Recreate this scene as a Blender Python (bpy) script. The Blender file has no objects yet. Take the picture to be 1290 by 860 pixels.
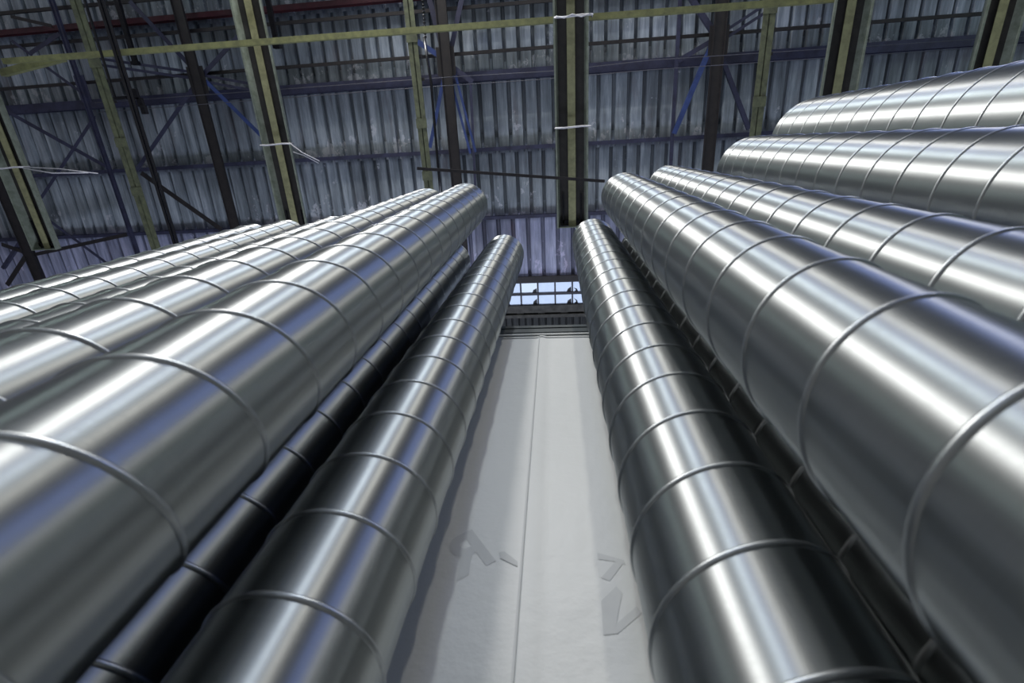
import bpy, bmesh, math, random
from mathutils import Vector, Matrix
random.seed(7)
PI = math.pi
scene = bpy.context.scene
COL = scene.collection
EYE = 0.22                       # lens height above the hall floor
P = 0.137                        # width of the steel strip the ducts are wound from

# ------------------------------------------------------------------ helpers
def link(name, me, mat=None, parent=None, smooth=False):
    o = bpy.data.objects.new(name, me)
    COL.objects.link(o)
    if mat is not None:
        me.materials.append(mat)
    if parent is not None:
        o.parent = parent
    if smooth:
        for f in me.polygons:
            f.use_smooth = True
    return o

def mesh_of(bm, name, recalc=True):
    if recalc:
        bmesh.ops.recalc_face_normals(bm, faces=bm.faces)
    me = bpy.data.meshes.new(name)
    bm.to_mesh(me)
    bm.free()
    return me

def obj(name, bm, mat, parent=None, smooth=False):
    return link(name, mesh_of(bm, name), mat, parent, smooth)

def empty(name, loc=(0, 0, 0)):
    o = bpy.data.objects.new(name, None)
    COL.objects.link(o)
    o.location = loc
    return o

def tag(o, label=None, cat=None, group=None, kind=None):
    if label: o['label'] = label
    if cat: o['category'] = cat
    if group: o['group'] = group
    if kind: o['kind'] = kind
    return o

def box(bm, x0, x1, y0, y1, z0, z1):
    v = [bm.verts.new((x, y, z)) for x in (x0, x1) for y in (y0, y1) for z in (z0, z1)]
    for f in ((0, 1, 3, 2), (4, 6, 7, 5), (0, 4, 5, 1), (2, 3, 7, 6), (0, 2, 6, 4), (1, 5, 7, 3)):
        bm.faces.new([v[i] for i in f])

def prism(bm, a, b, prof):
    """Sweep a closed (side, up) outline from a to b."""
    a, b = Vector(a), Vector(b)
    d = (b - a).normalized()
    up = Vector((0, 0, 1)) if abs(d.z) < 0.9 else Vector((0, 1, 0))
    s = d.cross(up).normalized()
    u = s.cross(d).normalized()
    ra = [bm.verts.new(a + s * p + u * q) for p, q in prof]
    rb = [bm.verts.new(b + s * p + u * q) for p, q in prof]
    n = len(prof)
    for i in range(n):
        bm.faces.new((ra[i], ra[(i + 1) % n], rb[(i + 1) % n], rb[i]))
    bm.faces.new(ra[::-1]); bm.faces.new(rb)

def angle_prof(w, t):            # L-section
    return [(-w / 2, -w / 2), (w / 2, -w / 2), (w / 2, -w / 2 + t), (-w / 2 + t, -w / 2 + t), (-w / 2 + t, w / 2), (-w / 2, w / 2)]

def tee_prof(w, h, t):           # inverted T: flange below, web above
    return [(-w / 2, 0), (w / 2, 0), (w / 2, t), (t / 2, t), (t / 2, h), (-t / 2, h), (-t / 2, t), (-w / 2, t)]

def i_prof(w, h, t):
    return [(-w/2, 0), (w/2, 0), (w/2, t), (t/2, t), (t/2, h-t), (w/2, h-t), (w/2, h), (-w/2, h), (-w/2, h-t), (-t/2, h-t), (-t/2, t), (-w/2, t)]

def chan_prof(w, h, t):          # channel opening sideways
    return [(-w/2, 0), (w/2, 0), (w/2, t), (-w/2+t, t), (-w/2+t, h-t), (w/2, h-t), (w/2, h), (-w/2, h)]

def rect_prof(w, h):
    return [(-w/2, -h/2), (w/2, -h/2), (w/2, h/2), (-w/2, h/2)]

def round_prof(r, n=12):
    return [(r * math.cos(2*PI*i/n), r * math.sin(2*PI*i/n)) for i in range(n)]

def tube(bm, pts, r, n=8):
    pts = [Vector(p) for p in pts]
    rings = []
    for i, p in enumerate(pts):
        d = (pts[min(i+1, len(pts)-1)] - pts[max(i-1, 0)]).normalized()
        up = Vector((0, 0, 1)) if abs(d.z) < 0.9 else Vector((0, 1, 0))
        s = d.cross(up).normalized(); u = s.cross(d)
        rings.append([bm.verts.new(p + s*r*math.cos(2*PI*k/n) + u*r*math.sin(2*PI*k/n)) for k in range(n)])
    for a, b in zip(rings, rings[1:]):
        for k in range(n):
            bm.faces.new((a[k], a[(k+1) % n], b[(k+1) % n], b[k]))
    bm.faces.new(rings[0][::-1]); bm.faces.new(rings[-1])

# ------------------------------------------------------------------ materials
class NT:
    def __init__(self, name):
        self.m = bpy.data.materials.new(name); self.m.use_nodes = True
        self.t = self.m.node_tree; self.n = self.t.nodes
        self.b = self.n['Principled BSDF']
    def add(self, typ, **kw):
        nd = self.n.new(typ)
        for k, v in kw.items(): setattr(nd, k, v)
        return nd
    def ln(self, a, b): self.t.links.new(a, b)
    def ramp(self, stops):
        r = self.add('ShaderNodeValToRGB'); e = r.color_ramp.elements
        e[0].position, e[0].color = stops[0][0], (*stops[0][1], 1)
        e[1].position, e[1].color = stops[-1][0], (*stops[-1][1], 1)
        for p, c in stops[1:-1]:
            x = e.new(p); x.color = (*c, 1)
        return r
    def coords(self, scale=(1, 1, 1)):
        tc = self.add('ShaderNodeTexCoord'); mp = self.add('ShaderNodeMapping')
        mp.inputs['Scale'].default_value = scale
        self.ln(tc.outputs['Object'], mp.inputs['Vector'])
        return mp.outputs['Vector']
    def noise(self, vec, scale, detail=4, rough=0.55):
        x = self.add('ShaderNodeTexNoise')
        x.inputs['Scale'].default_value = scale; x.inputs['Detail'].default_value = detail; x.inputs['Roughness'].default_value = rough
        self.ln(vec, x.inputs['Vector'])
        return x.outputs['Fac']
    def math(self, op, a, b=None, c=None):
        x = self.add('ShaderNodeMath', operation=op)
        for i, v in enumerate((a, b, c)):
            if v is None: continue
            if isinstance(v, (int, float)): x.inputs[i].default_value = v
            else: self.ln(v, x.inputs[i])
        return x.outputs[0]
    def mix(self, fac, a, b, blend='MIX'):
        x = self.add('ShaderNodeMix', data_type='RGBA', blend_type=blend)
        if isinstance(fac, (int, float)): x.inputs[0].default_value = fac
        else: self.ln(fac, x.inputs[0])
        for i, v in ((6, a), (7, b)):
            if isinstance(v, tuple): x.inputs[i].default_value = (*v, 1)
            else: self.ln(v, x.inputs[i])
        return x.outputs[2]

def painted(name, base, dark, rough=0.55, scale=6.0, stretch=(1, 1, 1), metal=0.0, bump=0.0):
    t = NT(name)
    v = t.coords(stretch)
    f = t.noise(v, scale, 6, 0.65)
    r = t.ramp([(0.3, dark), (0.62, base)])
    t.ln(f, r.inputs[0]); t.ln(r.outputs[0], t.b.inputs['Base Color'])
    t.b.inputs['Roughness'].default_value = rough
    t.b.inputs['Metallic'].default_value = metal
    if bump:
        bp = t.add('ShaderNodeBump'); bp.inputs['Strength'].default_value = bump; bp.inputs['Distance'].default_value = 0.01
        t.ln(f, bp.inputs['Height']); t.ln(bp.outputs[0], t.b.inputs['Normal'])
    return t.m

def galvanised(name, tint, rough=0.36, aniso=0.88, rot=0.25):
    t = NT(name); b = t.b
    b.inputs['Metallic'].default_value = 1.0
    v = t.coords((1, 1, 1))
    big = t.noise(v, 5.0, 3)
    vs = t.coords((60, 60, 2.0))
    streak = t.noise(vs, 1.0, 2)
    vr = t.coords((2, 2, 260))
    roll = t.noise(vr, 1.0, 3)
    c1 = t.mix(big, tuple(0.86 * x for x in tint), tint)
    k = t.math('ADD', t.math('MULTIPLY_ADD', streak, 0.26, 0.80), t.math('MULTIPLY', roll, 0.14))
    cc = t.add('ShaderNodeVectorMath', operation='SCALE')
    t.ln(c1, cc.inputs[0]); t.ln(k, cc.inputs['Scale'])
    t.ln(cc.outputs[0], b.inputs['Base Color'])
    rr = t.math('ADD', t.math('MULTIPLY', roll, 0.10), t.math('MULTIPLY_ADD', big, 0.10, rough - 0.10))
    t.ln(rr, b.inputs['Roughness'])
    b.inputs['Anisotropic'].default_value = aniso
    b.inputs['Anisotropic Rotation'].default_value = rot
    tg = t.add('ShaderNodeTangent', direction_type='RADIAL', axis='Z')
    t.ln(tg.outputs[0], b.inputs['Tangent'])
    bp = t.add('ShaderNodeBump'); bp.inputs['Strength'].default_value = 0.05; bp.inputs['Distance'].default_value = 0.01
    t.ln(t.noise(t.coords((1, 1, 1)), 9.0, 2), bp.inputs['Height'])
    t.ln(bp.outputs[0], b.inputs['Normal'])
    return t.m

M = {}
M['duct'] = galvanised('galvanised_steel', (0.44, 0.465, 0.47), rough=0.47, aniso=0.95)
M['seam'] = galvanised('galvanised_seam', (0.36, 0.38, 0.39), rough=0.38, aniso=0.0)
M['duct_in'] = painted('duct_inside', (0.25, 0.26, 0.27), (0.15, 0.16, 0.17), 0.5, metal=0.6)

ROOF = 11.0 + EYE
def roof_mat():
    t = NT('roof_sheet_paint'); b = t.b
    tc = t.add('ShaderNodeTexCoord'); sx = t.add('ShaderNodeSeparateXYZ')
    t.ln(tc.outputs['Object'], sx.inputs[0])
    # one tone for each sheet (about 0.9 m wide) and each row
    ix = t.math('FLOOR', t.math('DIVIDE', sx.outputs[0], 0.9))
    iy = t.math('FLOOR', t.math('DIVIDE', t.math('ADD', sx.outputs[1], 1.31), 1.37))
    cmb = t.add('ShaderNodeCombineXYZ'); t.ln(ix, cmb.inputs[0]); t.ln(iy, cmb.inputs[1])
    wn = t.add('ShaderNodeTexWhiteNoise', noise_dimensions='2D'); t.ln(cmb.outputs[0], wn.inputs['Vector'])
    streak = t.noise(t.coords((9, 0.7, 1)), 1.0, 7, 0.7)
    r = t.ramp([(0.25, (0.075, 0.088, 0.10)), (0.5, (0.21, 0.245, 0.28)), (0.75, (0.44, 0.49, 0.54))])
    t.ln(streak, r.inputs[0])
    tone = t.math('MULTIPLY_ADD', wn.outputs['Value'], 0.55, 0.72)
    sc = t.add('ShaderNodeVectorMath', operation='SCALE'); t.ln(r.outputs[0], sc.inputs[0]); t.ln(tone, sc.inputs['Scale'])
    # distance below the next purlin line: 1 at the lower lap of each row
    fr = t.math('FRACT', t.math('DIVIDE', t.math('ADD', sx.outputs[1], 1.31), 1.37))
    low = t.math('SMOOTHSTEP', 0.45, 0.98, fr) if False else t.math('POWER', fr, 2.2)
    peel_n = t.noise(t.coords((1.6, 1.1, 1)), 2.1, 8, 0.72)
    peel = t.math('GREATER_THAN', t.math('MULTIPLY_ADD', low, 0.13, peel_n), 0.665)
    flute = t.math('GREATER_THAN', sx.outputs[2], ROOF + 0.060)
    dk = t.math('MULTIPLY_ADD', flute, -0.55, 1.0)  # groove shade painted into the sheet colour of the raised flutes
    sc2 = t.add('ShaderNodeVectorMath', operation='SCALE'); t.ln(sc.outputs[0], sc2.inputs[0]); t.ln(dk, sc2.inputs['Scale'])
    c2 = t.mix(t.math('MULTIPLY', peel, 0.75), sc2.outputs[0], (0.46, 0.48, 0.53))
    rust_n = t.noise(t.coords((2.2, 0.5, 1)), 1.3, 6, 0.7)
    rr = t.ramp([(0.56, (0, 0, 0)), (0.72, (1, 1, 1))]); t.ln(rust_n, rr.inputs[0])
    c3 = t.mix(t.math('MULTIPLY', rr.outputs[0], 0.35), c2, (0.14, 0.085, 0.085))
    # darker on both sides of the lap at every purlin
    darkened = t.ramp([(0.0, (0.35, 0.35, 0.40)), (0.10, (1, 1, 1)), (0.86, (1, 1, 1)), (1.0, (0.45, 0.45, 0.52))]); t.ln(fr, darkened.inputs[0])
    c4 = t.mix(1.0, c3, darkened.outputs[0], 'MULTIPLY')
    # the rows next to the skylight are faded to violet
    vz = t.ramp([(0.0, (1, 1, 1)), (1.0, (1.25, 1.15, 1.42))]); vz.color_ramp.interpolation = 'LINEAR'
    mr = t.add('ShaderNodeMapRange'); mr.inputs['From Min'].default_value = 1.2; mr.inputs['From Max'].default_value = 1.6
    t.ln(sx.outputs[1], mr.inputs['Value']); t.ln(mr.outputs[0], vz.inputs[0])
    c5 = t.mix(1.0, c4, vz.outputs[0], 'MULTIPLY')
    t.ln(c5, b.inputs['Base Color'])
    b.inputs['Roughness'].default_value = 0.5
    bp = t.add('ShaderNodeBump'); bp.inputs['Strength'].default_value = 0.35; bp.inputs['Distance'].default_value = 0.02
    t.ln(streak, bp.inputs['Height']); t.ln(bp.outputs[0], b.inputs['Normal'])
    return t.m
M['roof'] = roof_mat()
M['darksteel'] = painted('dark_steel', (0.018, 0.015, 0.015), (0.008, 0.007, 0.008), 0.55, 8)
M['navy'] = painted('navy_steel', (0.035, 0.038, 0.075), (0.018, 0.018, 0.035), 0.5, 5)
M['brightblue'] = painted('blue_steel', (0.035, 0.06, 0.19), (0.02, 0.035, 0.11), 0.45, 5)
M['red'] = painted('dark_red_steel', (0.065, 0.016, 0.022), (0.03, 0.010, 0.014), 0.5, 5)
M['olive'] = painted('olive_steel', (0.135, 0.15, 0.085), (0.06, 0.066, 0.045), 0.5, 9)
M['olivebar'] = painted('yellow_olive_bar', (0.24, 0.25, 0.105), (0.13, 0.135, 0.065), 0.5, 9)
M['trough'] = painted('trough_plate', (0.31, 0.35, 0.29), (0.17, 0.20, 0.15), 0.35, 7, metal=0.3)
M['troughdark'] = painted('trough_back', (0.028, 0.026, 0.024), (0.012, 0.012, 0.012), 0.5, 7)
M['troughrib'] = painted('trough_rib', (0.30, 0.30, 0.16), (0.17, 0.17, 0.09), 0.42, 9)
M['wire'] = painted('pale_wire', (0.62, 0.62, 0.66), (0.45, 0.45, 0.48), 0.4, 20)
M['line'] = painted('dull_wire', (0.10, 0.10, 0.12), (0.06, 0.06, 0.07), 0.5, 20)
M['black'] = painted('black_gloss', (0.012, 0.012, 0.014), (0.006, 0.006, 0.008), 0.2, 9)
M['concrete'] = painted('sooty_concrete', (0.075, 0.073, 0.066), (0.022, 0.022, 0.02), 0.8, 7, bump=0.3)
M['sootsheet'] = painted('sooty_sheet', (0.030, 0.034, 0.033), (0.010, 0.011, 0.011), 0.7, 4, (6, 1, 1))
M['frame'] = painted('skylight_frame', (0.035, 0.035, 0.05), (0.015, 0.015, 0.02), 0.5, 9)
M['shard'] = painted('dirty_shard', (0.03, 0.033, 0.04), (0.015, 0.015, 0.02), 0.6, 9)
M['wall'] = painted('hall_wall', (0.13, 0.165, 0.17), (0.08, 0.105, 0.11), 0.75, 0.7)
M['wall_teal'] = painted('hall_wall_teal', (0.36, 0.46, 0.43), (0.26, 0.34, 0.32), 0.7, 0.7)
M['wall_grey'] = painted('hall_wall_grey', (0.38, 0.38, 0.42), (0.28, 0.28, 0.31), 0.7, 0.7)
M['floor'] = painted('hall_floor', (0.22, 0.22, 0.21), (0.13, 0.13, 0.125), 0.75, 1.2, bump=0.2)
M['rail'] = painted('slate_rail', (0.038, 0.052, 0.055), (0.026, 0.036, 0.04), 0.45, 12)
M['print'] = painted('faded_print', (0.57, 0.59, 0.585), (0.54, 0.555, 0.555), 0.6, 25)

def glass_mat():
    t = NT('dusty_glass')
    out = t.n['Material Output']; t.n.remove(t.b)
    tr = t.add('ShaderNodeBsdfTransparent'); tr.inputs[0].default_value = (0.9, 0.93, 1, 1)
    gl = t.add('ShaderNodeBsdfGlossy'); gl.inputs['Roughness'].default_value = 0.05
    df = t.add('ShaderNodeBsdfTranslucent'); df.inputs[0].default_value = (0.75, 0.8, 0.95, 1)
    m1 = t.add('ShaderNodeMixShader'); m1.inputs[0].default_value = 0.06
    t.ln(tr.outputs[0], m1.inputs[1]); t.ln(gl.outputs[0], m1.inputs[2])
    m2 = t.add('ShaderNodeMixShader')
    f = t.noise(t.coords((1, 1, 1)), 6.0, 5)
    t.ln(t.math('MULTIPLY', f, 0.35), m2.inputs[0])
    t.ln(m1.outputs[0], m2.inputs[1]); t.ln(df.outputs[0], m2.inputs[2])
    t.ln(m2.outputs[0], out.inputs[0])
    return t.m
M['glass'] = glass_mat()

def tarp_mat():
    t = NT('white_tarpaulin'); b = t.b
    n1 = t.noise(t.coords((1.5, 1, 0.35)), 3.0, 4)
    r = t.ramp([(0.25, (0.60, 0.62, 0.61)), (0.7, (0.69, 0.705, 0.69))]); t.ln(n1, r.inputs[0])
    t.ln(r.outputs[0], b.inputs['Base Color'])
    b.inputs['Roughness'].default_value = 0.48
    w = t.noise(t.coords((2.6, 1, 3.4)), 3.0, 5, 0.6)
    bp = t.add('ShaderNodeBump'); bp.inputs['Strength'].default_value = 0.16; bp.inputs['Distance'].default_value = 0.02
    t.ln(w, bp.inputs['Height']); t.ln(bp.outputs[0], b.inputs['Normal'])
    return t.m
M['tarp'] = tarp_mat()

# ------------------------------------------------------------------ ducts
def shell_bm(R, L, seg=112):
    bm = bmesh.new(); t = 0.0016
    rows = []
    for r, z in ((R, 0.0), (R, L), (R - t, L), (R - t, 0.0)):
        rows.append([bm.verts.new((r*math.cos(2*PI*k/seg), r*math.sin(2*PI*k/seg), z)) for k in range(seg)])
    for i in range(4):
        a, b = rows[i], rows[(i+1) % 4]
        for k in range(seg):
            bm.faces.new((a[k], a[(k+1) % seg], b[(k+1) % seg], b[k]))
    for i in range(4):
        for k in range(seg):
            e = bm.edges.get((rows[i][k], rows[i][(k+1) % seg]))
            if e: e.smooth = False
    return bm

BEAD = [(-0.0052, -0.0004), (-0.0040, 0.0018), (-0.0016, 0.0032), (0.0012, 0.0033), (0.0036, 0.0020), (0.0050, -0.0004)]
def seam_bm(R, L, pitch, z_at, theta_at, helical, seg=72):
    """Raised lock seam: a helix (or closed rings) through height z_at at angle theta_at."""
    bm = bmesh.new()
    def ring_pts(th, z):
        c, s = math.cos(th), math.sin(th)
        return [bm.verts.new(((R+h)*c, (R+h)*s, z+dz)) for dz, h in BEAD]
    if helical:
        z0 = z_at - pitch*theta_at/(2*PI)
        k0 = math.ceil((0.01 - z0)/pitch*seg); k1 = math.floor((L - 0.008 - z0)/pitch*seg)
        prev = None
        for k in range(k0, k1+1):
            th = 2*PI*k/seg
            cur = ring_pts(th, z0 + pitch*k/seg)
            if prev:
                for i in range(len(BEAD)-1):
                    bm.faces.new((prev[i], cur[i], cur[i+1], prev[i+1]))
            prev = cur
    else:
        z = z_at - math.floor((z_at-0.01)/pitch)*pitch
        while z < L - 0.008:
            rs = [ring_pts(2*PI*k/seg, z) for k in range(seg)]
            for k in range(seg):
                a, b = rs[k], rs[(k+1) % seg]
                for i in range(len(BEAD)-1):
                    bm.faces.new((a[i], b[i], b[i+1], a[i+1]))
            z += pitch
    return bm

def duct(x, y, R, top, pitch, zs, th, helical, label, tip=None):
    """x, y, R, top, pitch and zs in strip widths; zs = a seam's height above the lens at angle th (degrees)."""
    L = top*P + EYE
    o = empty('spiral_duct', (x*P, y*P, 0))
    if tip:
        d = Vector(((tip[0]-x)*P, (tip[1]-y)*P, L)).normalized()
        o.rotation_mode = 'QUATERNION'
        o.rotation_quaternion = Vector((0, 0, 1)).rotation_difference(d)
    tag(o, label, 'duct', 'galvanised ducts standing on end')
    link('duct_wall', mesh_of(shell_bm(R*P, L), 'duct_wall'), M['duct'], o, True)
    if not helical:
        z = zs*P + EYE - math.floor((zs*P + EYE - 0.01)/(pitch*P))*pitch*P
        while z < L - 0.008:
            link('seam_ring', mesh_of(seam_bm(R*P, z+0.009, 9, z, 0, False), 'seam_ring'), M['seam'], o, True)
            z += pitch*P
        return o
    link('lock_seam', mesh_of(seam_bm(R*P, L, pitch*P, zs*P + EYE, math.radians(th), helical), 'lock_seam'), M['seam'], o, True)
    return o

duct(-2.47, 4.14, 0.83, 20.8, 1.0, 5.80, -80, False, 'ribbed galvanised duct against the white tarpaulin, on the left side of the bare strip', tip=(-2.18, 4.29))
duct(1.55, 3.79, 0.857, 20.6, 1.0, 5.95, -119, True, 'ribbed galvanised duct against the white tarpaulin, on the right side of the bare strip')
duct(-3.54, 2.28, 0.855, 20.6, 1.13, 7.98, -50, True, 'largest-looking galvanised duct on the left, tallest of the left group and nearest the lens', tip=(-3.60, 2.16))
duct(-4.38, 4.32, 0.82, 20.0, 1.02, 2.45, -45, True, 'dark shaded duct tucked behind the two front ducts of the left group')
duct(-5.38, 2.29, 0.83, 21.2, 1.06, 6.30, -105, True, 'galvanised duct just left of the largest-looking left duct, overlapped by it')
duct(-9.33, 3.09, 0.75, 20.5, 1.0, 8.25, -105, True, 'thin-looking duct showing only a sliver, third from the far left end')
duct(-11.1, 3.08, 0.75, 19.9, 1.0, 9.42, -105, True, 'small-looking far duct, second from the far left end of the row')
duct(-12.82, 3.21, 0.75, 20.2, 1.0, 10.43, -105, True, 'farthest galvanised duct at the left end of the row')
duct(2.63, 2.0, 0.85, 19.6, 1.18, 5.95*1.18, -117, True, 'broad galvanised duct with bright central gleam, nearest the lens on the right')
duct(4.43, 1.85, 0.84, 20.2, 1.0, 5.18, -78, True, 'galvanised duct directly right of the broad gleaming right duct')
duct(7.67, 1.45, 1.30, 20.9, 1.0, 9.39, -89, True, 'wide galvanised duct on the right, just under the topmost one in view')
duct(10.62, 0.56, 1.70, 22.6, 1.0, 15.3, -95, True, 'widest galvanised duct at the far right, topmost in view')
duct(3.32, 3.92, 0.85, 19.0, 1.0, 4.6, -160, True, 'black-shadowed duct in the gap behind the two front right ducts')

# ------------------------------------------------------------------ white tarpaulin screen
YP = 5.30*P
TOPZ = 1.86 + EYE
scr = empty('tarpaulin_screen', (0, YP, 0))
tag(scr, 'white hanging tarpaulin screen with a dark top rail behind the ducts', 'screen')
def tarp_bm():
    bm = bmesh.new(); nx, nz = 180, 40
    g = []
    for j in range(nz+1):
        z = TOPZ*j/nz; row = []
        for i in range(nx+1):
            x = -1.9 + 3.8*i/nx
            y = 0.0002*math.sin(17*x + 2.2*z)
            y -= 0.005*math.exp(-((x+0.066)/0.010)**2)      # fold along the joint
            row.append(bm.verts.new((x, y, z)))
        g.append(row)
    for j in range(nz):
        for i in range(nx):
            bm.faces.new((g[j][i], g[j][i+1], g[j+1][i+1], g[j+1][i]))
    return bm
link('sheet', mesh_of(tarp_bm(), 'sheet'), M['tarp'], scr, True)
b = bmesh.new(); box(b, -1.95, 1.95, -0.014, 0.05, TOPZ+0.012, TOPZ+0.075); box(b, -1.95, 1.95, -0.018, -0.012, TOPZ+0.055, TOPZ+0.08)
obj('top_rail', b, M['rail'], scr)
b = bmesh.new(); box(b, -1.9, 1.9, -0.014, -0.009, TOPZ-0.012, TOPZ-0.004)
obj('hem', b, M['tarp'], scr)
b = bmesh.new(); prism(b, (-0.077, -0.004, 0.0), (-0.074, -0.004, TOPZ-0.01), rect_prof(0.004, 0.004))
obj('joint_tape', b, M['print'], scr)
# faded show-through letters printed on the sheet
cu = bpy.data.curves.new('letter', 'FONT'); cu.body = 'R'; cu.size = 0.135; cu.offset = 0.004
tmp = bpy.data.objects.new('letter', cu); COL.objects.link(tmp)
bpy.context.view_layer.update()
me = bpy.data.meshes.new_from_object(tmp.evaluated_get(bpy.context.evaluated_depsgraph_get()))
bpy.data.objects.remove(tmp)
me.transform(Matrix.Translation((-0.122, -0.0007, 0.703 + EYE)) @ Matrix.Rotation(math.radians(-36), 4, 'Y') @ Matrix.Scale(-1, 4, (1, 0, 0)) @ Matrix.Rotation(PI/2, 4, 'X'))
me.materials.clear()
lt = link('printed_letter', me, M['print'], scr)
def strokes(polys):
    bm = bmesh.new(); k = 5.26/5.05
    for pl in polys:
        bm.faces.new([bm.verts.new((x*k, -0.0014 if x < -0.07 else -0.0007, z*k + EYE)) for x, z in pl])
    return bm
obj('printed_letter', strokes([[(0.064, 0.692), (0.110, 0.676), (0.112, 0.664), (0.107, 0.668), (0.080, 0.630), (0.066, 0.636), (0.094, 0.672), (0.064, 0.677)]]), M['print'], scr)
obj('printed_letter', strokes([[(0.090, 0.620), (0.098, 0.606), (0.082, 0.550), (0.118, 0.582), (0.124, 0.570), (0.082, 0.533), (0.060, 0.530), (0.062, 0.590)]]), M['print'], scr)
obj('printed_letter', strokes([[(-0.116, 0.688), (-0.106, 0.69), (-0.080, 0.667), (-0.080, 0.656), (-0.112, 0.674)]]), M['print'], scr)

# ------------------------------------------------------------------ hall shell
def struct(name, bm, mat, label=None, cat=None):
    o = obj(name, bm, mat); o['kind'] = 'structure'
    if label: o['label'] = label
    if cat: o['category'] = cat
    return o
ROOF = 11.0 + EYE
XL, XR, YB, YF = -24.0, 21.0, -16.0, 13.0
b = bmesh.new(); box(b, XL, XR, YB, YF, -0.2, 0.0); struct('floor', b, M['floor'], 'grey concrete floor of the hall', 'floor')
b = bmesh.new(); box(b, XL-0.3, XL, YB, YF, 0, ROOF+0.3); struct('wall_left', b, M['wall_grey'], 'left wall of the hall', 'wall')
b = bmesh.new(); box(b, XR, XR+0.3, YB, YF, 0, ROOF+0.3); struct('wall_right', b, M['wall_teal'], 'right wall of the hall', 'wall')
b = bmesh.new(); box(b, XL-0.3, XR+0.3, YB-0.3, YB, 0, ROOF+0.3); struct('wall_back', b, M['wall_grey'], 'back wall of the hall', 'wall')
b = bmesh.new(); box(b, XL-0.3, XR+0.3, YF, YF+0.3, 0, ROOF+0.3); struct('wall_front', b, M['wall'], 'front wall of the hall beyond the screen', 'wall')

def sheet_row(bm, y0, y1, x0, x1, zlow, zhigh, pitch, shift):
    """One lapped row of trapezoidal sheet; zlow at y1 (lap edge), zhigh at y0."""
    prof = [(0.0, 0.0), (0.70, 0.0), (0.76, 0.075), (0.92, 0.075), (0.98, 0.0)]
    n = int((x1-x0)/pitch)+1
    prev = None
    for k in range(n):
        for fx, dz in prof[:-1]:
            x = x0 + shift + (k+fx)*pitch
            if x > x1: break
            w = 0.004*math.sin(k*1.7+y0*3)
            a = bm.verts.new((x, y0, zhigh+dz+w)); c = bm.verts.new((x, y1, zlow+dz-w))
            if prev: bm.faces.new((prev[0], prev[1], c, a))
            prev = (a, c)
b = bmesh.new()
ys = [-16.0, -13.6, -12.27, -10.9, -9.53, -8.16, -6.79, -5.42, -4.05, -2.68, -1.31, 0.06, 1.43]
for i, (y0, y1) in enumerate(zip(ys, ys[1:])):
    sheet_row(b, y0, y1+0.06, XL, XR, ROOF-0.03, ROOF+0.03, 0.282 if i % 2 else 0.30, 0.07*(i % 3))
sheet_row(b, 1.43, 2.86, XL, XR, ROOF-0.01, ROOF+0.04, 0.33, 0.02)
for x0, x1 in ((XL, -6.0), (6.0, XR)):
    sheet_row(b, 2.86, 4.2, x0, x1, ROOF, ROOF+0.05, 0.33, 0.02)
for y0 in (4.2, 5.6, 7.0, 8.4, 9.8, 11.2):
    sheet_row(b, y0, min(y0+1.45, YF), XL, XR, ROOF-0.02, ROOF+0.04, 0.30, 0.05)
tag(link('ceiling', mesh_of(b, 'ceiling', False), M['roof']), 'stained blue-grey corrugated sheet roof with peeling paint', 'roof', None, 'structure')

# sooty sill boards and the dark sheet beyond the skylight
b = bmesh.new(); sheet_row(b, 3.74, 4.24, -6.0, 6.0, ROOF-0.02, ROOF, 0.16, 0.0)
for i in range(38):
    x = -5.9 + i*0.31
    box(b, x, x+0.02, 3.76, 4.24, ROOF-0.06, ROOF-0.02)
struct('trim_1', b, M['sootsheet'], 'sooty black ribbed sheet beyond the skylight sill', 'roof sheet')
b = bmesh.new(); box(b, -6, 6, 3.50, 3.665, ROOF-0.08, ROOF+0.06)
struct('trim_2', b, M['concrete'], 'weathered grey sill beam right beside the skylight', 'beam')
b = bmesh.new(); box(b, -6, 6, 3.715, 3.785, ROOF-0.10, ROOF+0.02)
for i in range(24):
    x = -5.9 + i*0.5 + random.uniform(-.05, .05)
    box(b, x, x+0.16, 3.665, 3.715, ROOF-0.06, ROOF+0.0)
box(b, -6, 6, 3.65, 3.73, ROOF+0.03, ROOF+0.05)  # added strip closing the gaps between stubs so they look dark
struct('trim_3', b, M['concrete'], 'thin dark sill beam with stub blocks beyond the weathered sill beam', 'beam')
b = bmesh.new(); box(b, -6, 6, 2.80, 2.93, ROOF-0.07, ROOF+0.05)
struct('trim_4', b, M['darksteel'], 'rusty dark edge beam between roof sheets and skylight', 'beam')

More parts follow.
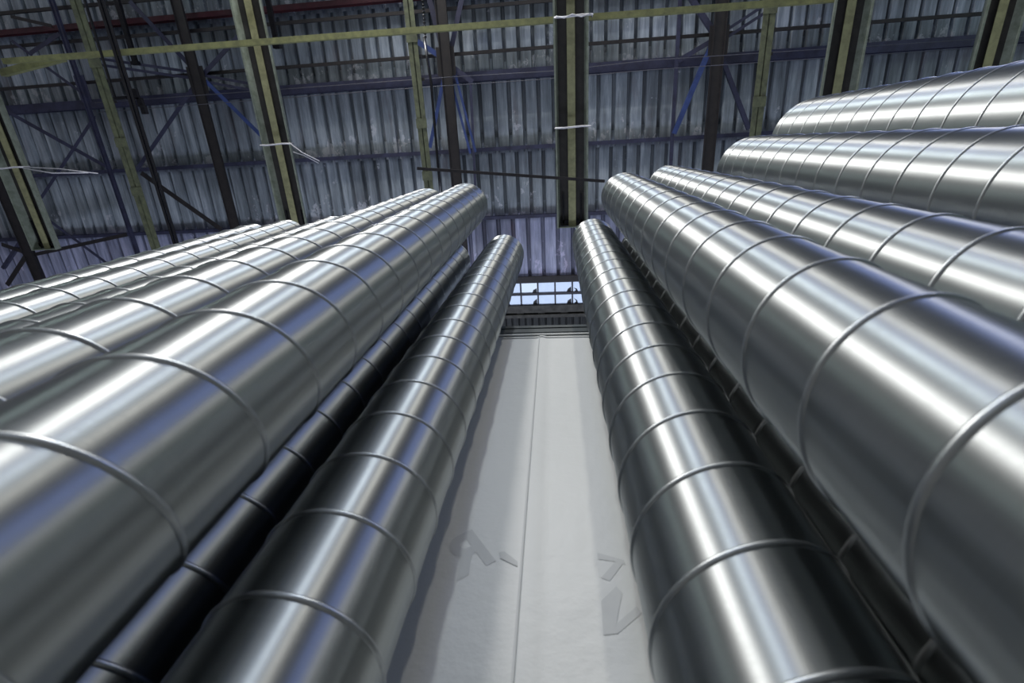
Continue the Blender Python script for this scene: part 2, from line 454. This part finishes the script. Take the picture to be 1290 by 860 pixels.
# skylight: two rows of panes
win = empty('window_1', (0, 0, ROOF)); tag(win, 'long bright skylight with two rows of small panes', 'window', None, 'structure')
b = bmesh.new()
for y, w in ((2.945, 0.03), (3.225, 0.06), (3.495, 0.03)):
    box(b, -6, 6, y-w/2, y+w/2, -0.035, 0.035)
xs = [-6 + 0.398*i for i in range(31)]
for x in xs:
    box(b, x-0.018, x+0.018, 2.93, 3.51, -0.03, 0.03)
obj('window_frame', b, M['frame'], win)
b = bmesh.new()
for x in xs[:-1]:
    for y0, y1 in ((2.96, 3.195), (3.255, 3.48)):
        if random.random() < 0.97:
            v = [b.verts.new(p) for p in ((x+0.018, y0, 0.0), (x+0.38, y0, 0.0), (x+0.38, y1, 0.0), (x+0.018, y1, 0.0))]
            b.faces.new(v)
link('window_pane', mesh_of(b, 'window_pane'), M['glass'], win)
for i, x in enumerate(xs[:-1]):
    for y1, hh in ((3.195, 0.13), (3.48, 0.15)):
        if (i*7 + int(y1*10)) % 3 != 0:
            b = bmesh.new()
            s = 1 if i % 2 else -1
            xb = x + 0.20 + 0.12*s
            v = [b.verts.new(p) for p in ((xb-0.06, y1+0.02, -0.01), (xb+0.055, y1+0.02, -0.01), (xb+0.05*s, y1-hh*random.uniform(.7, 1.1), -0.005), (xb-0.03*s, y1-hh*0.5, -0.012))]
            b.faces.new(v)
            tag(link('broken_pane', mesh_of(b, 'broken_pane'), M['shard'], win), 'dark jagged shard at the pane corner')

# ------------------------------------------------------------------ roof steel
def purlin(y, prof, mat, z, label, group='purlins under the roof sheets', x0=XL+0.02, x1=XR-0.02):
    b = bmesh.new(); prism(b, (x0, y, z), (x1, y, z), prof)
    return tag(obj('roof_purlin', b, mat), label, 'purlin', group)
purlin(1.435, chan_prof(0.07, 0.12, 0.012), M['navy'], ROOF-0.16, 'slim dark purlin nearest the skylight, by the ends of the troughs')
purlin(0.035, chan_prof(0.075, 0.14, 0.012), M['navy'], ROOF-0.19, 'slim dark purlin, second from the skylight')
purlin(-1.31, i_prof(0.17, 0.20, 0.015), M['navy'], ROOF-0.26, 'thick navy purlin where the blue braces meet')
purlin(-2.72, i_prof(0.09, 0.18, 0.012), M['red'], ROOF-0.24, 'dark red purlin near the top of the view')
for y, z, lab in ((-1.67, ROOF-0.42, 'thin dark tie rod beside the thick navy purlin'), (-2.40, ROOF-0.42, 'black tie rod between the olive bar and the red purlin'), (-2.96, ROOF-0.42, 'black tie rod above the red purlin, top left of the view')):
    b = bmesh.new(); prism(b, (XL+.02, y, z-0.09), (XR-.02, y, z-0.09), rect_prof(0.055, 0.055))
    tag(obj('tie_rod', b, M['darksteel']), lab, 'tie rod', 'dark tie rods across the roof')

TZ = 10.52                       # truss bottom chords
def truss(x, chord_w, braces, label, y0=-6.5, y1=2.75):
    slim = chord_w < 0.15; hh = 0.06 if slim else 0.16; cm = M['navy'] if slim else M['darksteel']
    o = empty('roof_truss', (x, 0, TZ)); tag(o, label, 'truss', 'dark roof trusses with blue braces')
    b = bmesh.new(); prism(b, (0, y0, 0), (0, y1, 0), tee_prof(chord_w, hh, 0.02))
    prism(b, (-chord_w/2+0.012, y0, 0.0), (-chord_w/2+0.012, y1, 0.0), rect_prof(0.012, 0.05))
    prism(b, (chord_w/2-0.012, y0, 0.0), (chord_w/2-0.012, y1, 0.0), rect_prof(0.012, 0.05))
    obj('bottom_chord', b, cm, o)
    b = bmesh.new(); gw = 0.11 if slim else 0.17; box(b, -gw, gw, -1.78, -1.30, 0.02, 0.035)
    obj('gusset_plate', b, cm, o)
    for (xa, ya), (xb, yb), w, m in braces:
        b = bmesh.new(); z = 0.10 + random.uniform(-.03, .03)
        if w < 0:
            w = -w
            for s in (-1, 1):
                d = Vector((xb-xa, yb-ya, 0)).normalized(); n = Vector((-d.y, d.x, 0))*0.055*s
                prism(b, Vector((xa-x, ya, z))+n, Vector((xb-x, yb, z))+n, angle_prof(w, 0.012))
        else:
            prism(b, (xa-x, ya, z), (xb-x, yb, z), angle_prof(w, 0.012))
        obj('brace', b, M[m], o)
    return o
truss(-12.12, 0.24, [((-12.73, 1.46), (-12.2, 1.68), .09, 'darksteel'), ((-12.2, 1.72), (-13.05, 2.42), .10, 'darksteel'), ((-13.01, 2.02), (-12.3, 1.45), .07, 'navy'),
    ((-12.04, 1.73), (-9.57, 1.37), .08, 'darksteel')], 'dark roof truss at the far left edge behind the first trough')
truss(-9.42, 0.10, [((-11.32, -1.25), (-9.48, -0.04), .075, 'navy'), ((-9.40, -1.02), (-11.29, 0.49), .06, 'navy'), ((-11.31, 0.99), (-10.30, 2.0), .06, 'navy'),
    ((-10.43, -2.86), (-9.65, -2.65), .06, 'darksteel'), ((-9.54, -2.51), (-10.29, -2.23), .07, 'navy'), ((-10.62, -2.47), (-10.31, -2.2), .05, 'navy'), ((-10.13, -2.03), (-9.48, -1.46), .05, 'navy')],
    'slim navy truss chord with crossed braces, left of the black pole')
truss(-6.95, 0.215, [((-7.93, -2.94), (-7.0, -1.72), .08, 'navy'), ((-5.85, -2.28), (-6.80, -1.66), .08, 'navy'), ((-6.80, -1.52), (-5.85, -0.40), .075, 'brightblue'), ((-6.98, -1.52), (-8.85, 0.04), .075, 'navy'),
    ((-8.9, -1.99), (-6.9, -1.61), -.05, 'navy'), ((-6.9, -1.58), (-5.4, -1.25), -.05, 'navy'), ((-8.75, 0.10), (-7.3, 1.35), .10, 'darksteel')], 'dark truss with star of blue braces, left of the second trough')
truss(-1.97, 0.215, [((-2.19, -2.60), (-1.99, -1.60), .10, 'navy'), ((-1.56, -2.60), (-1.88, -1.70), .09, 'navy'), ((-2.48, -1.90), (-1.96, -1.56), .09, 'brightblue'), ((-1.93, -1.50), (-1.50, -1.17), .09, 'navy'),
    ((-2.0, -1.40), (-2.46, -0.06), .07, 'brightblue'), ((-1.88, -1.34), (-1.60, 0.08), -.045, 'brightblue'), ((-1.54, -1.25), (-1.63, 1.3), .05, 'navy')], 'dark truss with blue braces between the olive girder and the central trough')
truss(2.97, 0.225, [((2.36, -2.35), (2.90, -1.66), .09, 'navy'), ((2.95, -1.56), (3.80, -2.02), -.05, 'navy'), ((2.30, -1.28), (2.92, -1.58), .08, 'navy'), ((2.86, -1.48), (2.30, -0.05), .085, 'brightblue'),
    ((3.0, -1.44), (3.70, -0.06), .075, 'navy'), ((2.27, -2.6), (2.29, 1.0), .06, 'navy')], 'dark truss with blue braces right of the central trough')

# olive girders
for x, lab, w in ((-8.25, 'olive girder at left, in front of the slim navy truss', 0.21), (-2.36, 'olive girder left of the central trough, with the black chain rod beside it', 0.17), (3.49, 'olive girder between the central trough and the right-hand trough', 0.19)):
    o = empty('olive_girder', (x, 0, 9.72)); tag(o, lab, 'girder', 'olive steel girders under the trusses')  # girder floats below the trusses
    b = bmesh.new()
    for s in (-1, 1):            # two back-to-back angles with a narrow gap
        prism(b, (s*(w/4+0.006), -6.5, 0), (s*(w/4+0.006), 2.2, 0), rect_prof(w/2-0.012, 0.014))
        prism(b, (s*0.012, -6.5, 0.06), (s*0.012, 2.2, 0.06), rect_prof(0.012, 0.11))
    obj('twin_angle', b, M['olive'], o)
    for y in (-1.9, -0.55, 0.35):
        b = bmesh.new(); box(b, -w/2-0.012, w/2+0.012, y, y+0.16, -0.02, -0.007)
        obj('splice_plate', b, M['olive'], o)
    for y in (-1.55, -1.2):
        b = bmesh.new(); box(b, -0.05, 0.13, y, y+0.05, 0.01, 0.05)
        obj('clip', b, M['darksteel'], o)

b = bmesh.new(); prism(b, (-9.50, -1.85, 9.225), (5.5, -1.765, 9.225), angle_prof(0.085, 0.012))
tag(obj('cross_bar', b, M['olivebar']), 'long yellow-olive angle bar crossing the whole roof', 'bar')  # all cross bars float in mid-air, with no supports built
b = bmesh.new(); prism(b, (-9.75, -1.70, 9.35), (-8.5, -1.86, 9.35), angle_prof(0.11, 0.014))
tag(obj('cross_bar', b, M['olivebar']), 'short worn olive bar end at the upper left edge', 'bar')
b = bmesh.new(); prism(b, (-2.2, 0.25, 8.45), (0.80, 0.595, 8.45), rect_prof(0.045, 0.045))
tag(obj('cross_bar', b, M['darksteel']), 'thin dark slanting bar crossing the lower end of the central trough', 'bar')

# hanging troughs
def trough(xc, z, label, w=0.53, yend=1.36, y0=-6.0):
    o = empty('hanging_trough', (xc, yend, z)); tag(o, label, 'trough', 'long steel troughs hanging under the roof')
    L = yend - y0
    for s in (-1, 1):            # side plates lean inwards towards the top
        b = bmesh.new(); x = s*w/2
        prism(b, (0, -L, 0), (0, 0, 0), [(x, 0), (x-s*0.05, 0.14), (x-s*0.062, 0.14), (x-s*0.014, 0)])
        box(b, min(x, x-s*0.028), max(x, x-s*0.028), -L, 0, -0.006, 0.006)
        obj('side_plate', b, M['trough'], o)
    b = bmesh.new(); box(b, -w/2+0.055, w/2-0.055, -L, -0.014, 0.135, 0.147); obj('back_plate', b, M['troughdark'], o)
    b = bmesh.new(); box(b, -0.062, 0.062, -L, -0.016, 0.07, 0.08); box(b, -0.008, 0.008, -L, -0.016, 0.08, 0.135)
    obj('center_rib', b, M['troughrib'], o)
    b = bmesh.new(); prism(b, (0, -0.012, 0), (0, 0, 0), [(-w/2, -0.004), (w/2, -0.004), (w/2-0.05, 0.14), (-w/2+0.05, 0.14)]); obj('end_plate', b, M['trough'], o)
    b = bmesh.new()
    for x in (-0.15, 0.15):
        box(b, x-0.012, x+0.012, -0.55, -0.05, 0.09, 0.12)
    box(b, -0.18, 0.18, -0.12, -0.06, 0.09, 0.12)
    obj('end_bracket', b, M['black'], o)
    return o
trough(-9.75, 8.82, 'steel trough at the left edge, its blunt end over the farthest ducts')
trough(-4.98, 9.36, 'steel trough second from left, with trailing pale wire', yend=1.45)
trough(0.30, 8.82, 'central steel trough with blunt end above the gap between ducts')
trough(4.31, 8.82, 'steel trough right of the central one, crossing above the wide right ducts')
trough(6.36, 8.82, 'steel trough at the upper right corner')

# pale wires tied round the troughs
def wire(ties, strands, label):
    o = empty('tie_wire', ties[0]); org = Vector(ties[0])  # tied round its trough, not hung from the roof
    tag(o, label, 'wire', 'pale tie wires on the troughs')
    xc, y, z, w = ties[0][0], ties[0][1], ties[0][2], 0.56
    b = bmesh.new()
    tube(b, [(-w/2, 0, 0.1), (-w/2, 0, -0.025), (-w/4, 0.006, -0.03), (w/4, -0.006, -0.03), (w/2, 0, -0.025), (w/2, 0, 0.1)], 0.014)
    obj('band', b, M['wire'], o, True)
    for st in strands:
        b = bmesh.new(); tube(b, [Vector(p) - org for p in st], 0.009, 6); obj('strand', b, M['wire'], o, True)
wire([(-9.75, -0.13, 8.81)], [[(-9.48, -0.13, 8.79), (-8.75, -0.06, 8.78), (-8.05, 0.05, 8.76)], [(-9.48, -0.11, 8.79), (-8.9, 0.0, 8.74), (-8.2, 0.03, 8.73)]], 'pale wire tied round the left-edge trough with long loose ends')
wire([(-4.98, -0.26, 9.35)], [[(-4.70, -0.26, 9.33), (-4.50, -0.10, 9.31), (-4.20, 0.06, 9.29)], [(-4.68, -0.12, 9.33), (-4.48, -0.05, 9.32), (-4.23, 0.09, 9.30)]], 'pale wire tied round the second trough with loose ends')
wire([(0.32, -0.23, 8.81)], [], 'pale wire band round the middle of the central trough')
wire([(0.34, -1.74, 8.81)], [[(0.08, -1.75, 8.77), (0.2, -1.72, 8.765), (0.32, -1.76, 8.765), (0.45, -1.72, 8.765), (0.6, -1.75, 8.77)]], 'twisted pale wire band at the upper part of the central trough')

# black pole, cable, hanging bars, chain rod
o = empty('black_pole', (-7.2, 0, 9.02)); tag(o, 'glossy black pole slanting past the left olive girder', 'pole')  # pole lies level in the air; nothing is built to hold it
b = bmesh.new()
prism(b, (-0.035, -6.0, 0), (-0.035, 2.4, 0), round_prof(0.030)); prism(b, (0.035, -6.0, 0), (0.035, 2.4, 0), round_prof(0.024))
obj('twin_tube', b, M['black'], o)
b = bmesh.new(); box(b, 0.05, 0.13, -1.26, -1.10, 0, 0.05); box(b, 0.08, 0.17, -1.12, -0.98, 0, 0.06); box(b, 0.12, 0.20, -1.00, -0.86, -0.02, 0.05)
obj('bracket', b, M['black'], o)
b = bmesh.new(); tube(b, [(-7.50, -5.0, 9.05), (-7.50, -2.57, 9.05), (-7.52, -1.14, 9.05)], 0.022); box(b, -7.54, -7.30, -1.16, -1.11, 9.03, 9.07)
tag(obj('black_cable', b, M['black'], None), 'thin black cable beside the left olive girder', 'cable')  # cable floats level, no fixing to the roof is built
for x, y1, lab in ((-7.70, -1.78, 'short black hanging bar right of the black pole, at the upper left'), (-4.91, -1.86, 'short black hanging bar right of the second trough')):
    b = bmesh.new(); prism(b, (x, -5.0, 10.0), (x, y1, 10.0), rect_prof(0.085, 0.06)); box(b, x-0.065, x+0.065, y1-0.06, y1, 9.95, 10.04)
    tag(obj('hanging_bar', b, M['black']), lab, 'bar', 'short black hanging bars')
o = empty('chain_rod', (-2.07, 0, 9.45)); tag(o, 'thin black rod with a beaded chain beside the middle olive girder', 'rod')  # rod and chain float level, unsupported
b = bmesh.new(); tube(b, [(-0.02, -1.75, 0), (0.02, -1.08, 0), (-0.01, 0.2, 0), (-0.02, 1.0, 0)], 0.024); obj('rod', b, M['black'], o, True)
b = bmesh.new()
for i in range(26):
    y = -3.0 + i*0.05
    bmesh.ops.create_icosphere(b, subdivisions=1, radius=0.027, matrix=Matrix.Translation((0.0-0.045*(y+1.75), y, 0)))
obj('chain', b, M['black'], o, True)
for i, (pts, lab) in enumerate(((((-9.0, -1.24, 10.25), (-1.78, -1.235, 10.2), (0.08, -1.21, 10.2), (1.74, -1.27, 10.2), (9.0, -1.22, 10.25)), 'thin grey wire stretched along the thick navy purlin, upper one'),
                                (((-9.0, -1.07, 10.25), (-2.0, -1.10, 10.2), (-0.24, -1.09, 10.2), (1.75, -1.12, 10.2), (9.0, -1.1, 10.25)), 'thin grey wire stretched below the thick navy purlin, lower one'))):
    b = bmesh.new(); tube(b, pts, 0.006, 6)
    tag(obj('stretched_wire', b, M['line'], None, True), lab, 'wire')  # wire stretched level, its ends fixed to nothing

# ------------------------------------------------------------------ light
w = bpy.data.worlds.new('sky'); scene.world = w; w.use_nodes = True
bg = w.node_tree.nodes['Background']; bg.inputs[0].default_value = (0.62, 0.75, 1.0, 1); bg.inputs[1].default_value = 1.1

def area(loc, target, size, power, color, sy=None):
    l = bpy.data.lights.new('lamp_or_fill', 'AREA'); l.energy = power; l.color = color; l.size = size
    l.shape = 'RECTANGLE' if sy else 'DISK'
    if sy: l.size_y = sy
    o = bpy.data.objects.new('hall_lamp_or_fill', l); COL.objects.link(o); o.location = loc
    o.rotation_euler = (Vector(target) - Vector(loc)).to_track_quat('-Z', 'Y').to_euler()
    return o
def polar(az, r, z): return (r*math.cos(math.radians(az)), r*math.sin(math.radians(az)), z)
area(polar(-125, 7.0, 8.6), (0, 0.3, 1.2), 1.4, 540, (1.0, 0.97, 0.93))
area(polar(-98, 7.0, 8.6), (0, 0.3, 1.2), 0.40, 175, (0.93, 1.0, 0.97))
area(polar(-80, 7.0, 8.6), (0, 0.3, 1.2), 0.40, 140, (1.0, 0.95, 0.86))
area(polar(-95, 8.8, 8.6), (0, 0.3, 1.2), 2.2, 90, (0.40, 0.50, 1.0), 0.8)
area(polar(-45, 11.0, 9.2), (0, 0.3, 1.2), 3.0, 160, (0.30, 0.42, 1.0), 1.0)
area(polar(-30, 7.5, 8.4), (0, 0.3, 1.2), 0.6, 60, (1.0, 0.95, 0.85))
area(polar(-152, 11.0, 8.4), (0, 0.3, 1.2), 1.2, 35, (0.80, 1.0, 0.95))
# added unseen fill lights, low, washing the side walls and roof underside
area((-3, -15, 1.5), (0, -6, 11), 10.0, 260, (0.80, 0.88, 1.0), 2.0)
area((14, -9, 1.5), (20, -5, 9), 8.0, 360, (0.80, 1.0, 0.95), 2.0)
area((-16, -10, 1.5), (-22, -6, 9), 8.0, 280, (0.95, 0.95, 1.0), 2.0)
area((-2, 11.5, 2.0), (-3, 0, 11), 16.0, 1150, (0.74, 0.80, 1.0), 3.0)

# ------------------------------------------------------------------ camera
cam = bpy.data.cameras.new('camera'); co = bpy.data.objects.new('camera', cam); COL.objects.link(co)
cam.sensor_fit = 'HORIZONTAL'; cam.sensor_width = 36.0; cam.lens = 36.0*615/1290
cam.clip_start = 0.02; cam.clip_end = 200
co.matrix_world = Matrix(((0.9954667, 0.02114463, 0.09273054, 0), (0.05423325, -0.92713196, -0.3707898, 0), (0.07813323, 0.37413798, -0.92407574, EYE), (0, 0, 0, 1)))
cam.dof.use_dof = True; cam.dof.focus_distance = 3.2; cam.dof.aperture_fstop = 4.5
scene.camera = co
scene.view_settings.view_transform = 'Standard'
scene.view_settings.look = 'None'
scene.view_settings.exposure = 0.0
scene.view_settings.gamma = 1.06
